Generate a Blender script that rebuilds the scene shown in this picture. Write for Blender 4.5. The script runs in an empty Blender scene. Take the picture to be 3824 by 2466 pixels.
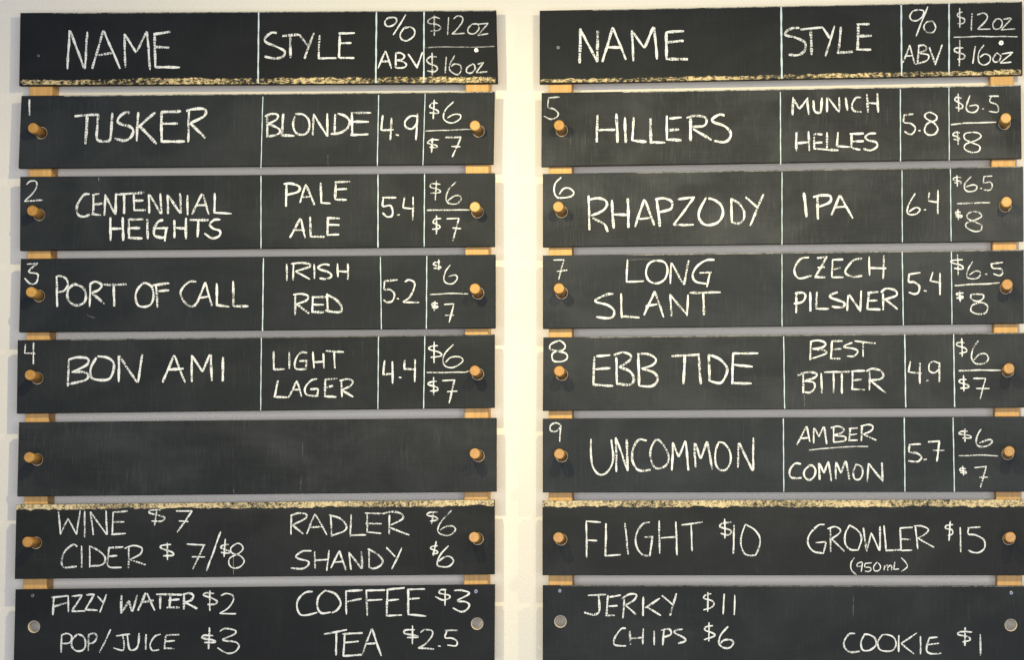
import bpy, math, random
from mathutils import Vector, Matrix

random.seed(11)
scn = bpy.context.scene
col = scn.collection

# ------------------------------------------------------------------ camera
W0, H0 = 3824.0, 2466.0          # photograph size, used to turn measurements into metres
FPX = 8200.0                     # focal length in photograph pixels (short telephoto)
S = 0.00052                      # metres per photograph pixel on the face of the boards
RAIL, PLANK = 0.042, 0.012       # batten and plank thickness
FRONT = -(RAIL + PLANK + 0.0005) # y of the board faces; the wall is y = 0
PEG_OUT = 0.042                  # how far the pegs stand out
VPX, VPY = 2900.0, 2020.0        # where the wall's normal meets the picture
YAW, PITCH = math.radians(2.0), math.radians(2.5)
CX = VPX - FPX * math.tan(YAW)
CY = VPY - FPX * math.tan(PITCH)
EYE = Vector(((VPX - W0 / 2) * S, FRONT - FPX * S, (H0 / 2 - VPY) * S))

cam = bpy.data.cameras.new("camera")
cam.sensor_width = 36.0
cam.lens = FPX / W0 * 36.0
cam.shift_x = (W0 / 2 - CX) / W0
cam.shift_y = (CY - H0 / 2) / W0
cam.clip_start, cam.clip_end = 0.1, 100.0
camo = bpy.data.objects.new("camera", cam)
col.objects.link(camo)
camo.location = EYE
ROT = Matrix.Rotation(YAW, 3, 'Z') @ Matrix.Rotation(math.radians(90) + PITCH, 3, 'X')
camo.rotation_euler = ROT.to_euler()
scn.camera = camo


def at(px, py, y=FRONT):
    """point of the plane at depth y that the photograph shows at px, py"""
    d = ROT @ Vector(((px - CX) / FPX, -(py - CY) / FPX, -1.0))
    return EYE + d * ((y - EYE.y) / d.y)


# ------------------------------------------------------------------ light
world = bpy.data.worlds.new("World")
scn.world = world
world.use_nodes = True
bg = world.node_tree.nodes["Background"]
bg.inputs[0].default_value = (0.90, 0.93, 1.0, 1)
bg.inputs[1].default_value = 0.14

LAMPS = [(1400, 37.5), (2700, 25.5), (3960, 25.0)]
for lx, power in LAMPS:
    ld = bpy.data.lights.new("spot_lamp", 'SPOT')
    ld.energy = power
    ld.color = (1.0, 0.84, 0.43)
    ld.spot_size = math.radians(158)
    ld.spot_blend = 1.0
    ld.shadow_soft_size = 0.012
    lo = bpy.data.objects.new("spot_lamp", ld)
    col.objects.link(lo)
    p = Vector(((lx - W0 / 2) * S, FRONT - 1.0, (H0 / 2 - 170) * S))
    lo.location = p
    aim = Vector((p.x, 0.0, (H0 / 2 - 2500) * S)) - p
    lo.rotation_euler = aim.to_track_quat('-Z', 'Y').to_euler()

# cool daylight fill added well behind the camera to brighten the gaps between planks
wd = bpy.data.lights.new("daylight_fill", 'AREA')
wd.shape = 'RECTANGLE'
wd.size, wd.size_y = 5.0, 2.6
wd.energy = 235.0
wd.color = (0.90, 0.91, 1.0)
wo = bpy.data.objects.new("daylight_fill", wd)
col.objects.link(wo)
wo.location = (0.6, -6.2, -0.5)
wo.rotation_euler = (Vector((0.1, 0, -0.2)) - wo.location).to_track_quat('-Z', 'Y').to_euler()

vs = scn.view_settings
vs.view_transform = 'Standard'
vs.look = 'None'
vs.exposure = 0.13
vs.gamma = 1.0
vs.use_curve_mapping = False


# ------------------------------------------------------------------ materials
def new_mat(name):
    m = bpy.data.materials.new(name)
    m.use_nodes = True
    nt = m.node_tree
    b = nt.nodes["Principled BSDF"]
    return m, nt, b


class N:
    """small node helper"""
    def __init__(self, nt): self.nt = nt

    def add(self, t, **kw):
        n = self.nt.nodes.new(t)
        for k, v in kw.items(): setattr(n, k, v)
        return n

    def link(self, a, b): self.nt.links.new(a, b)

    def noise(self, vec, scale, detail=3.0, rough=0.5, dist=0.0):
        n = self.add('ShaderNodeTexNoise')
        n.inputs['Scale'].default_value = scale
        n.inputs['Detail'].default_value = detail
        n.inputs['Roughness'].default_value = rough
        n.inputs['Distortion'].default_value = dist
        self.link(vec, n.inputs['Vector'])
        return n.outputs['Fac']

    def mapping(self, vec, scale=(1, 1, 1), loc=(0, 0, 0), rot=(0, 0, 0)):
        n = self.add('ShaderNodeMapping')
        n.inputs['Scale'].default_value = scale
        n.inputs['Location'].default_value = loc
        n.inputs['Rotation'].default_value = rot
        self.link(vec, n.inputs['Vector'])
        return n.outputs['Vector']

    def ramp(self, v, a, b, to0=0.0, to1=1.0, smooth=True):
        n = self.add('ShaderNodeMapRange')
        n.interpolation_type = 'SMOOTHSTEP' if smooth else 'LINEAR'
        n.inputs['From Min'].default_value = a
        n.inputs['From Max'].default_value = b
        n.inputs['To Min'].default_value = to0
        n.inputs['To Max'].default_value = to1
        self.link(v, n.inputs['Value'])
        return n.outputs['Result']

    def math(self, op, a, b=None):
        n = self.add('ShaderNodeMath', operation=op)
        for i, v in enumerate((a, b)):
            if v is None: continue
            if isinstance(v, (int, float)): n.inputs[i].default_value = v
            else: self.link(v, n.inputs[i])
        return n.outputs[0]

    def mix(self, fac, a, b, mode='MIX'):
        n = self.add('ShaderNodeMix', data_type='RGBA', blend_type=mode)
        for sock, v in ((n.inputs['Factor'], fac), (n.inputs['A'], a), (n.inputs['B'], b)):
            if isinstance(v, (int, float)): sock.default_value = v
            elif isinstance(v, tuple): sock.default_value = (*v, 1.0)
            else: self.link(v, sock)
        return n.outputs['Result']

    def bump(self, h, strength, dist):
        n = self.add('ShaderNodeBump')
        n.inputs['Strength'].default_value = strength
        n.inputs['Distance'].default_value = dist
        self.link(h, n.inputs['Height'])
        return n.outputs['Normal']


def objvec(n, randomise=True):
    tc = n.add('ShaderNodeTexCoord')
    v = tc.outputs['Object']
    if randomise:
        oi = n.add('ShaderNodeObjectInfo')
        sc = n.math('MULTIPLY', oi.outputs['Random'], 37.0)
        cb = n.add('ShaderNodeCombineXYZ')
        n.link(sc, cb.inputs[0]); n.link(sc, cb.inputs[2])
        va = n.add('ShaderNodeVectorMath', operation='ADD')
        n.link(v, va.inputs[0]); n.link(cb.outputs[0], va.inputs[1])
        v = va.outputs[0]
        return v, oi
    return v, None


def make_wall_mat():
    m, nt, b = new_mat("painted_plaster")
    n = N(nt)
    v, _ = objvec(n, False)
    big = n.noise(v, 1.7, 4)
    c = n.mix(n.ramp(big, 0.3, 0.7), (0.75, 0.735, 0.675), (0.81, 0.795, 0.735))
    fine = n.noise(v, 420, 3, 0.6)
    mid = n.noise(v, 130, 3, 0.55)
    h = n.math('ADD', n.math('MULTIPLY', fine, 0.5), mid)
    n.link(c, b.inputs['Base Color'])
    b.inputs['Roughness'].default_value = 0.75
    b.inputs['Specular IOR Level'].default_value = 0.2
    n.link(n.bump(h, 0.55, 0.0016), b.inputs['Normal'])
    return m


def make_board_mat():
    """matt chalkboard paint; object colour = paint tint, its alpha = amount of rubbed-in chalk"""
    m, nt, b = new_mat("chalkboard_paint")
    n = N(nt)
    v, oi = objvec(n)
    # wiped vertical streaks, horizontal brush marks, cloudy smears, specks
    st = n.noise(n.mapping(v, (190, 1, 11)), 1.0, 4, 0.65)
    st2 = n.noise(n.mapping(v, (520, 1, 26)), 1.0, 2, 0.6)
    hz = n.noise(n.mapping(v, (7, 1, 380)), 1.0, 3, 0.6)
    cloud = n.noise(n.mapping(v, (1, 1, 1.6)), 5.0, 4, 0.55, 0.6)
    cloud2 = n.noise(n.mapping(v, (1, 1, 1.0)), 17.0, 3, 0.6, 0.4)
    grain = n.noise(v, 900, 2, 0.6)
    speck = n.ramp(n.noise(v, 260, 1, 0.4), 0.765, 0.82)
    streak = n.math('ADD', n.math('MULTIPLY', n.ramp(st, 0.46, 0.72), 0.62), n.math('MULTIPLY', n.ramp(st2, 0.54, 0.70), 0.85))
    streak = n.math('MULTIPLY', streak, n.ramp(cloud2, 0.36, 0.66, 0.08, 1.0))
    haze = n.ramp(cloud, 0.32, 0.75, 0.05, 1.0)
    d = n.math('ADD', n.math('MULTIPLY', haze, 0.6), n.math('MULTIPLY', streak, 0.55))
    d = n.math('ADD', d, n.math('MULTIPLY', n.ramp(hz, 0.45, 0.75), 0.12))
    d = n.math('MULTIPLY', d, n.ramp(grain, 0.2, 0.8, 0.7, 1.3))
    d = n.math('MULTIPLY', d, oi.outputs['Alpha'])
    d = n.math('ADD', n.math('MULTIPLY', d, 0.075), n.math('MULTIPLY', speck, 0.05))
    c = n.mix(d, oi.outputs['Color'], (0.58, 0.63, 0.68))
    n.link(c, b.inputs['Base Color'])
    b.inputs['Roughness'].default_value = 0.62
    b.inputs['Specular IOR Level'].default_value = 0.2
    hh = n.math('ADD', n.math('MULTIPLY', hz, 0.6), n.math('MULTIPLY', grain, 0.4))
    n.link(n.bump(hh, 0.25, 0.0006), b.inputs['Normal'])
    return m


def make_chalk_mat(name, colour, lo, hi, sx, sz, flake):
    """chalk dust on the tooth of the paint: opaque grains with bare gaps; object alpha = how hard it was pressed"""
    m, nt, b = new_mat(name)
    n = N(nt)
    v, oi = objvec(n)
    g = n.noise(n.mapping(v, (sx, 1, sz)), 1.0, 3, 0.65)
    g2 = n.noise(v, flake, 2, 0.6)
    g3 = n.noise(v, 110, 3, 0.6)
    a = n.math('ADD', n.math('MULTIPLY', g, 0.6), n.math('MULTIPLY', g2, 0.4))
    a = n.math('ADD', a, n.math('MULTIPLY', n.math('SUBTRACT', g3, 0.5), 0.55))
    at_ = n.add('ShaderNodeAttribute', attribute_name="pressure")
    a = n.math('ADD', a, n.math('MULTIPLY', n.math('SUBTRACT', at_.outputs['Fac'], 0.8), 0.28))
    a = n.math('MULTIPLY', n.ramp(a, lo, hi), oi.outputs['Alpha'])
    a = n.math('MULTIPLY', a, n.ramp(at_.outputs['Fac'], 0.0, 1.0, 0.35, 1.0))
    c = n.mix(n.ramp(g2, 0.35, 0.7), tuple(k * 0.86 for k in colour), colour)
    n.link(c, b.inputs['Base Color'])
    b.inputs['Roughness'].default_value = 0.95
    b.inputs['Specular IOR Level'].default_value = 0.1
    n.link(a, b.inputs['Alpha'])
    return m


def make_wood_mat(name, light, dark, axis, rough=0.55, scale=1.0, tinted=True):
    m, nt, b = new_mat(name)
    n = N(nt)
    v, oi = objvec(n)
    k = [170 * scale] * 3
    k[axis] = 5 * scale
    g = n.noise(n.mapping(v, tuple(k)), 1.0, 4, 0.6, 0.3)
    k2 = [700 * scale] * 3
    k2[axis] = 22 * scale
    g2 = n.noise(n.mapping(v, tuple(k2)), 1.0, 2, 0.6)
    big = n.noise(v, 14, 2)
    f = n.math('ADD', n.math('MULTIPLY', n.ramp(g, 0.3, 0.7), 0.7), n.math('MULTIPLY', n.ramp(g2, 0.45, 0.75), 0.3))
    c = n.mix(f, light, dark)
    c = n.mix(n.ramp(big, 0.3, 0.7, 0.0, 0.35), c, tuple(x * 0.72 for x in light))
    if tinted: c = n.mix(1.0, c, oi.outputs['Color'], 'MULTIPLY')
    n.link(c, b.inputs['Base Color'])
    b.inputs['Roughness'].default_value = rough
    b.inputs['Specular IOR Level'].default_value = 0.35
    n.link(n.bump(g, 0.2, 0.0005), b.inputs['Normal'])
    return m


def make_metal_mat(name, colour, rough):
    m, nt, b = new_mat(name)
    n = N(nt)
    v, _ = objvec(n)
    g = n.noise(v, 900, 2)
    n.link(n.mix(g, tuple(k * 0.8 for k in colour), colour), b.inputs['Base Color'])
    b.inputs['Metallic'].default_value = 0.9
    b.inputs['Roughness'].default_value = rough
    return m


M_WALL = make_wall_mat()
M_BOARD = make_board_mat()
M_CHALK = make_chalk_mat("white_chalk", (0.86, 0.90, 0.92), 0.365, 0.52, 430, 330, 900)
M_PAINT = make_chalk_mat("white_paint_line", (0.66, 0.82, 0.90), 0.16, 0.34, 500, 40, 700)
M_CREAM = make_chalk_mat("cream_chalk", (0.80, 0.65, 0.36), 0.45, 0.60, 120, 620, 800)
M_CREAM2 = make_chalk_mat("cream_chalk_rubbed", (0.80, 0.67, 0.41), 0.37, 0.60, 260, 460, 760)
M_EDGE = make_chalk_mat("dusty_lit_edge", (0.62, 0.62, 0.58), 0.34, 0.62, 30, 200, 300)  # chalk dust, and the bright line of a lit top edge painted in
M_BATTEN = make_wood_mat("pale_oak", (0.70, 0.42, 0.15), (0.50, 0.28, 0.09), 2)
M_PEG = make_wood_mat("dowel_wood", (0.58, 0.32, 0.09), (0.38, 0.19, 0.045), 1, 0.33)
M_HOLE = make_wood_mat("bare_hole_edge", (0.70, 0.63, 0.52), (0.56, 0.48, 0.37), 0, 0.7, 1.0, False)
M_SCREW = make_metal_mat("bright_screw", (0.85, 0.85, 0.86), 0.35)
M_SCREW_DARK = make_metal_mat("blued_screw", (0.17, 0.19, 0.23), 0.4)
M_SLOT = make_metal_mat("screw_recess", (0.05, 0.05, 0.06), 0.6)


# ------------------------------------------------------------------ builders
def set_pressure(o, vals):
    at_ = o.data.attributes.new("pressure", 'FLOAT', 'POINT')
    at_.data.foreach_set("value", vals)


def mesh_obj(name, verts, faces, mats, parent=None, origin=None, fmats=None, smooth=None):
    me = bpy.data.meshes.new(name)
    o0 = origin if origin is not None else Vector((0, 0, 0))
    me.from_pydata([tuple(Vector(v) - o0) for v in verts], [], faces)
    for m in (mats if isinstance(mats, (list, tuple)) else [mats]):
        me.materials.append(m)
    if fmats:
        for p, i in zip(me.polygons, fmats): p.material_index = i
    if smooth:
        for p, s in zip(me.polygons, smooth): p.use_smooth = s
    me.validate()
    me.update()
    o = bpy.data.objects.new(name, me)
    col.objects.link(o)
    if parent is not None:
        o.parent = parent
        o.location = o0 - parent.location
    else:
        o.location = o0
    return o


def empty(name, loc):
    o = bpy.data.objects.new(name, None)
    o.empty_display_size = 0.05
    col.objects.link(o)
    o.location = loc
    return o


def tag(o, label, cat, group=None):
    o["label"] = label
    o["category"] = cat
    if group: o["group"] = group


def catmull(pts, n=7):
    if len(pts) < 3: return pts
    closed = math.dist(pts[0], pts[-1]) < 1e-6
    out = []
    L = len(pts)
    for i in range(L - 1):
        p1, p2 = pts[i], pts[i + 1]
        p0 = pts[i - 1] if i > 0 else (pts[-2] if closed else (2 * p1[0] - p2[0], 2 * p1[1] - p2[1]))
        p3 = pts[i + 2] if i + 2 < L else (pts[1] if closed else (2 * p2[0] - p1[0], 2 * p2[1] - p1[1]))
        for k in range(n):
            t = k / n
            out.append(tuple(0.5 * ((2 * p1[j]) + (-p0[j] + p2[j]) * t + (2 * p0[j] - 5 * p1[j] + 4 * p2[j] - p3[j]) * t * t
                                    + (-p0[j] + 3 * p1[j] - 3 * p2[j] + p3[j]) * t ** 3) for j in (0, 1)))
    out.append(pts[-1])
    return out


def resample(pts, step):
    out = [pts[0]]
    for a, b in zip(pts, pts[1:]):
        d = math.dist(a, b)
        k = max(1, int(d / step))
        for i in range(1, k + 1):
            out.append((a[0] + (b[0] - a[0]) * i / k, a[1] + (b[1] - a[1]) * i / k))
    return out


def parse(text):
    res = []
    for s in text.split(';'):
        s = s.strip()
        if not s: continue
        curve = s.startswith('~')
        pts = [tuple(float(c) for c in q.split(',')) for q in s.lstrip('~').split()]
        res.append((curve, pts))
    return res


ZOOM = 2.388
layer = [0]


def chalk(name, parent, tile, text, width, mat=None, press=1.0, wob=0.9, taper=0.7):
    """a line of handwriting: each stroke a ribbon of chalk lying on the face of the board"""
    V, F, PR = [], [], []
    lay = layer[0] % 3
    layer[0] += 1
    for si, (curve, pts) in enumerate(parse(text)):
        pts = [(tile[0] + x / ZOOM, tile[1] + y / ZOOM) for x, y in pts]
        pts = catmull(pts) if curve else pts
        pts = resample(pts, 5.0)
        n = len(pts)
        hw = width * (0.86 if mat is None else 1.0) / ZOOM / 2 * random.uniform(0.88, 1.14)
        ph = random.uniform(0, 20)
        y = FRONT - 0.00025 - 0.00003 * si - 0.00001 * lay
        base = len(V)
        hatch = random.choice((0.0, 0.06, 0.12, 0.22)) if mat is None else 0.03
        soft = random.uniform(0.74, 1.0) if mat is None else 0.95
        for i, p in enumerate(pts):
            a, b = pts[max(0, i - 1)], pts[min(n - 1, i + 1)]
            dx, dy = b[0] - a[0], b[1] - a[1]
            l = math.hypot(dx, dy) or 1.0
            nx, ny = -dy / l, dx / l
            e = min(i, n - 1 - i)
            w = hw * (1.0 if e >= 2 else (taper + (1 - taper) * e / 2))
            w *= 1 + 0.16 * math.sin(ph + i * 0.55) + random.uniform(-0.10, 0.10)
            off = wob * 0.5 * math.sin(ph * 1.7 + i * 0.31) + random.uniform(-0.25, 0.25) * wob
            cx, cy = p[0] + nx * off, p[1] + ny * off
            V.append(at(cx + nx * w, cy + ny * w, y))
            V.append(at(cx - nx * w, cy - ny * w, y))
            pr = soft + 0.10 * math.sin(ph * 3 + i * 0.23) + hatch * (1 if i % 2 else -1) + random.uniform(-0.06, 0.06)
            PR += [pr + random.uniform(-0.08, 0.08), pr + random.uniform(-0.08, 0.08)]
        for i in range(n - 1):
            k = base + 2 * i
            F.append((k, k + 1, k + 3, k + 2))
    c = sum((v for v in V), Vector()) / len(V)
    o = mesh_obj(name, V, F, mat or M_CHALK, parent, c)
    set_pressure(o, PR)
    o.color = (1, 1, 1, press)
    return o


def band(name, parent, top, bottom, mat, press=1.0):
    """a band of rubbed chalk along a board edge; top and bottom are (x, y) polylines in photograph pixels"""
    n = 220
    V, F = [], []
    y = FRONT - 0.0002

    def lerp(pl, t):
        x = pl[0][0] + (pl[-1][0] - pl[0][0]) * t
        for a, b in zip(pl, pl[1:]):
            if x <= b[0] + 1e-6:
                u = (x - a[0]) / (b[0] - a[0])
                return x, a[1] + (b[1] - a[1]) * u
        return pl[-1]
    w = 0.0
    for i in range(n + 1):
        t = i / n
        x, y0 = lerp(top, t)
        x, y1 = lerp(bottom, t)
        w = 0.6 * w + random.uniform(-2.6, 2.6)
        inner_top = name_top_ragged[0]
        if inner_top: y0 += w
        else: y1 += w
        V += [at(x, y0, y), at(x, y1, y)]
    for i in range(n):
        F.append((2 * i, 2 * i + 1, 2 * i + 3, 2 * i + 2))
    c = sum((v for v in V), Vector()) / len(V)
    o = mesh_obj(name, V, F, mat, parent, c)
    set_pressure(o, [0.8 + 0.12 * math.sin(k * 0.05) for k in range(len(V))])
    o.color = (1, 1, 1, press)
    return o


name_top_ragged = [True]


def disc(name, parent, px, py, r, mat, depth, lift):
    """a round screw head with a recess standing a little proud of the board"""
    c = at(px, py)
    V, F = [], []
    n = 20
    for (rr, dy) in ((r, 0.0), (r, lift * 0.6), (r * 0.8, lift), (r * 0.34, lift), (r * 0.30, lift - depth)):
        for k in range(n):
            a = 2 * math.pi * k / n
            V.append((c.x + rr * math.cos(a), FRONT - dy - 0.0001, c.z + rr * math.sin(a)))
    for j in range(4):
        for k in range(n):
            F.append((j * n + k, j * n + (k + 1) % n, (j + 1) * n + (k + 1) % n, (j + 1) * n + k))
    F.append(tuple(4 * n + k for k in range(n)))
    fm = [0] * (3 * n) + [1] * (n + 1)
    return mesh_obj(name, V, F, [mat, M_SLOT], parent, c, fm)


def make_board(quad, holes, tint, dust, label, hole_r=0.0121):
    """a painted plank (a slightly irregular rectangle) drilled through for its pegs"""
    c4 = [at(*p) for p in quad]                     # TL TR BR BL on the face
    ctr = sum(c4, Vector()) / 4
    root = empty("menu_board", ctr)
    Wd = ((c4[1] - c4[0]).length + (c4[2] - c4[3]).length) / 2
    Ht = ((c4[0] - c4[3]).length + (c4[1] - c4[2]).length) / 2

    def P(x, z, y):      # board coordinates (x from the left, z from the bottom) -> world, inset for chamfer
        u, v = x / Wd, z / Ht
        q = (c4[3] * (1 - u) + c4[2] * u) * (1 - v) + (c4[0] * (1 - u) + c4[1] * u) * v
        return Vector((q.x, y, q.z))
    hs = []
    for hx, hy in sorted(holes):
        h = at(hx, hy)
        e = (c4[1] - c4[0] + c4[2] - c4[3]).normalized()
        f = (c4[0] - c4[3] + c4[1] - c4[2]).normalized()
        rel = h - c4[3]
        x = rel.dot(e)
        z = (h - P(x, 0, FRONT)).dot(f)
        hs.append((x, z))
    ch = 0.0009
    yb = FRONT + PLANK
    V, F, FM = [], [], []

    def vert(p):
        V.append(p); return len(V) - 1
    # sections along x
    xs = [0.0]
    for x, z in hs: xs += [x - 0.026, x + 0.026]
    xs.append(Wd)

    def cx(x):           # chamfer inset of the front face
        return min(max(x, ch), Wd - ch)

    def rect(x0, x1, y, flip, ins):
        a = ch if ins else 0
        n = max(1, int((x1 - x0) / 0.12))
        for k in range(n):
            q0, q1 = x0 + (x1 - x0) * k / n, x0 + (x1 - x0) * (k + 1) / n
            if ins: q0, q1 = cx(q0), cx(q1)
            ids = [vert(P(q0, a, y)), vert(P(q1, a, y)), vert(P(q1, Ht - a, y)), vert(P(q0, Ht - a, y))]
            F.append(tuple(reversed(ids)) if flip else tuple(ids)); FM.append(1 if flip else 0)
    rings = []
    for y, flip, ins in ((FRONT, False, True), (yb, True, False)):
        for i in range(0, len(xs), 2):
            rect(xs[i], xs[i + 1], y, flip, ins)
        a = ch if ins else 0
        for j, (hx, hz) in enumerate(hs):
            x0, x1 = hx - 0.026, hx + 0.026
            corners = [math.atan2(zz - hz, xx - hx) for xx in (x0, x1) for zz in (a, Ht - a)]
            angs = sorted([2 * math.pi * k / 40 - math.pi for k in range(40)] + corners)
            inner, outer = [], []
            for t in angs:
                ct, st = math.cos(t), math.sin(t)
                inner.append(vert(P(hx + hole_r * ct, hz + hole_r * st, y)))
                ks = []
                if ct > 1e-9: ks.append((x1 - hx) / ct)
                if ct < -1e-9: ks.append((x0 - hx) / ct)
                if st > 1e-9: ks.append((Ht - a - hz) / st)
                if st < -1e-9: ks.append((a - hz) / st)
                k = min(ks)
                outer.append(vert(P(hx + k * ct, hz + k * st, y)))
            n = len(angs)
            for k in range(n):
                q = (inner[k], outer[k], outer[(k + 1) % n], inner[(k + 1) % n])
                F.append(tuple(reversed(q)) if flip else q); FM.append(1 if flip else 0)
            rings.append((j, flip, inner, n, hx, hz))
    for j in range(len(hs)):
        fr = [r for r in rings if r[0] == j and not r[1]][0]
        bk = [(angs_i) for angs_i in rings if angs_i[0] == j and angs_i[1]][0]
        hx, hz = fr[4], fr[5]
        m = 40
        fi = [vert(P(hx + hole_r * math.cos(2 * math.pi * k / m), hz + hole_r * math.sin(2 * math.pi * k / m), FRONT)) for k in range(m)]
        bi = [vert(P(hx + (hole_r - 0.0013) * math.cos(2 * math.pi * k / m), hz + (hole_r - 0.0013) * math.sin(2 * math.pi * k / m), yb)) for k in range(m)]
        ci = [vert(P(hx + (hole_r - 0.0013) * math.cos(2 * math.pi * k / m), hz + (hole_r - 0.0013) * math.sin(2 * math.pi * k / m), FRONT + 0.0013)) for k in range(m)]
        for k in range(m):
            F.append((fi[k], fi[(k + 1) % m], ci[(k + 1) % m], ci[k])); FM.append(1)
            F.append((ci[k], ci[(k + 1) % m], bi[(k + 1) % m], bi[k])); FM.append(1)
    # rim: chamfer + edges
    fr = [vert(P(ch, ch, FRONT)), vert(P(Wd - ch, ch, FRONT)), vert(P(Wd - ch, Ht - ch, FRONT)), vert(P(ch, Ht - ch, FRONT))]
    md = [vert(P(x, z, FRONT + ch)) for x, z in ((0, 0), (Wd, 0), (Wd, Ht), (0, Ht))]
    bk = [vert(P(x, z, yb)) for x, z in ((0, 0), (Wd, 0), (Wd, Ht), (0, Ht))]
    for k in range(4):
        l = (k + 1) % 4
        F.append((fr[k], md[k], md[l], fr[l])); FM.append(0)
        F.append((md[k], bk[k], bk[l], md[l])); FM.append(0)
    o = mesh_obj("plank", V, F, [M_BOARD, M_HOLE], root, ctr.copy(), FM)
    o.color = (*tint, dust)
    tag(root, label, "menu board", "chalkboard planks of the drinks menu")
    return root


# ------------------------------------------------------------------ the setting: wall
wall = mesh_obj("wall", [(-4, 0, -2.6), (4, 0, -2.6), (4, 0, 2.4), (-4, 0, 2.4),
                         (-4, 0.12, -2.6), (4, 0.12, -2.6), (4, 0.12, 2.4), (-4, 0.12, 2.4)],
                [(0, 1, 2, 3), (5, 4, 7, 6), (0, 4, 5, 1), (3, 2, 6, 7), (0, 3, 7, 4), (1, 5, 6, 2)], M_WALL)
wall["kind"] = "structure"
wall["label"] = "cream painted plaster wall behind the menu boards"

# ------------------------------------------------------------------ battens
# face edges measured at two heights: (y, left, right), (y, left, right)
BATTENS = [
    (((339, 110.5, 194.7), (2180, 85.8, 173.8)), "pale wood batten on the wall behind the left ends of the left-hand boards"),
    (((330, 1738.8, 1825.5), (2180, 1732.5, 1821.3)), "pale wood batten on the wall behind the right ends of the left-hand boards"),
    (((330, 2049.5, 2134.5), (2180, 2048.7, 2137.4)), "pale wood batten on the wall behind the left ends of the right-hand boards"),
    (((300, 3699.0, 3786.5), (2180, 3724.3, 3816.5)), "pale wood batten on the wall behind the right ends of the right-hand boards"),
]
for (m0, m1), label in BATTENS:
    def edge(y, k):
        t = (y - m0[0]) / (m1[0] - m0[0])
        return m0[k] + (m1[k] - m0[k]) * t
    V = []
    for y in (90, 2292):
        for k in (1, 2):
            p = at(edge(y, k), y, -RAIL)
            V.append(p)
    tl, tr, bl, br = V
    ch = 0.0012
    verts, faces = [], []
    for (dy, ins) in ((-0.0003, 0), (-RAIL + ch, 0), (-RAIL, ch)):
        for p, sx in ((bl, 1), (br, -1), (tr, -1), (tl, 1)):
            verts.append((p.x + sx * ins, dy, p.z))
    for j in range(2):
        for k in range(4):
            l = (k + 1) % 4
            faces.append((j * 4 + k, j * 4 + l, (j + 1) * 4 + l, (j + 1) * 4 + k))
    faces += [(8, 9, 10, 11), (3, 2, 1, 0)]
    b = mesh_obj("wall_batten", verts, faces, M_BATTEN, None, (tl + br) / 2)
    b.color = (random.uniform(0.94, 1.04),) * 3 + (1,)
    tag(b, label, "batten", "wooden battens carrying the boards")

# ------------------------------------------------------------------ boards
A, B_, C_, D_ = 0, 900, 1900, 2824        # left edge of the four columns of close-ups
R0, R1, R2, R3 = 0, 600, 1220, 1826       # top edge of the four rows


def z(tile, x, y): return (tile[0] + x / ZOOM, tile[1] + y / ZOOM)


PEG = {}   # board -> ((tip, base), (tip, base))
def pegs(key, lt, lb, rt, rb): PEG[key] = ((lt, lb), (rt, rb))


pegs('l1', z((A, R0), 293, 1140), z((A, R0), 355, 1180), z((B_, R0), 2085, 1118), z((B_, R0), 2108, 1163))
pegs('l2', z((A, R1), 285, 445), z((A, R1), 348, 478), z((B_, R1), 2085, 412), z((B_, R1), 2108, 450))
pegs('l3', z((A, R1), 275, 1172), z((A, R1), 338, 1202), z((B_, R1), 2085, 1142), z((B_, R1), 2106, 1177))
pegs('l4', z((A, R2), 265, 432), z((A, R2), 325, 456), z((B_, R2), 2085, 395), z((B_, R2), 2106, 418))
pegs('l5', z((A, R2), 258, 1168), z((A, R2), 320, 1184), z((B_, R2), 2085, 1135), z((B_, R2), 2108, 1148))
pegs('l6', z((A, R3), 242, 478), z((A, R3), 310, 479), z((B_, R3), 2078, 435), z((B_, R3), 2100, 443))
pegs('r1', z((C_, R0), 448, 1115), z((C_, R0), 466, 1158), z((D_, R0), 2227, 1052), z((D_, R0), 2207, 1093))
pegs('r2', z((C_, R1), 440, 410), z((C_, R1), 466, 448), z((D_, R1), 2233, 368), z((D_, R1), 2217, 400))
pegs('r3', z((C_, R1), 447, 1140), z((C_, R1), 468, 1175), z((D_, R1), 2240, 1105), z((D_, R1), 2224, 1130))
pegs('r4', z((C_, R2), 450, 398), z((C_, R2), 467, 422), z((D_, R2), 2255, 375), z((D_, R2), 2238, 394))
pegs('r5', z((C_, R2), 450, 1138), z((C_, R2), 470, 1151), z((D_, R2), 2258, 1115), z((D_, R2), 2242, 1132))
pegs('r6', z((C_, R3), 442, 438), z((C_, R3), 464, 447), z((D_, R3), 2268, 435), z((D_, R3), 2251, 444))

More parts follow.
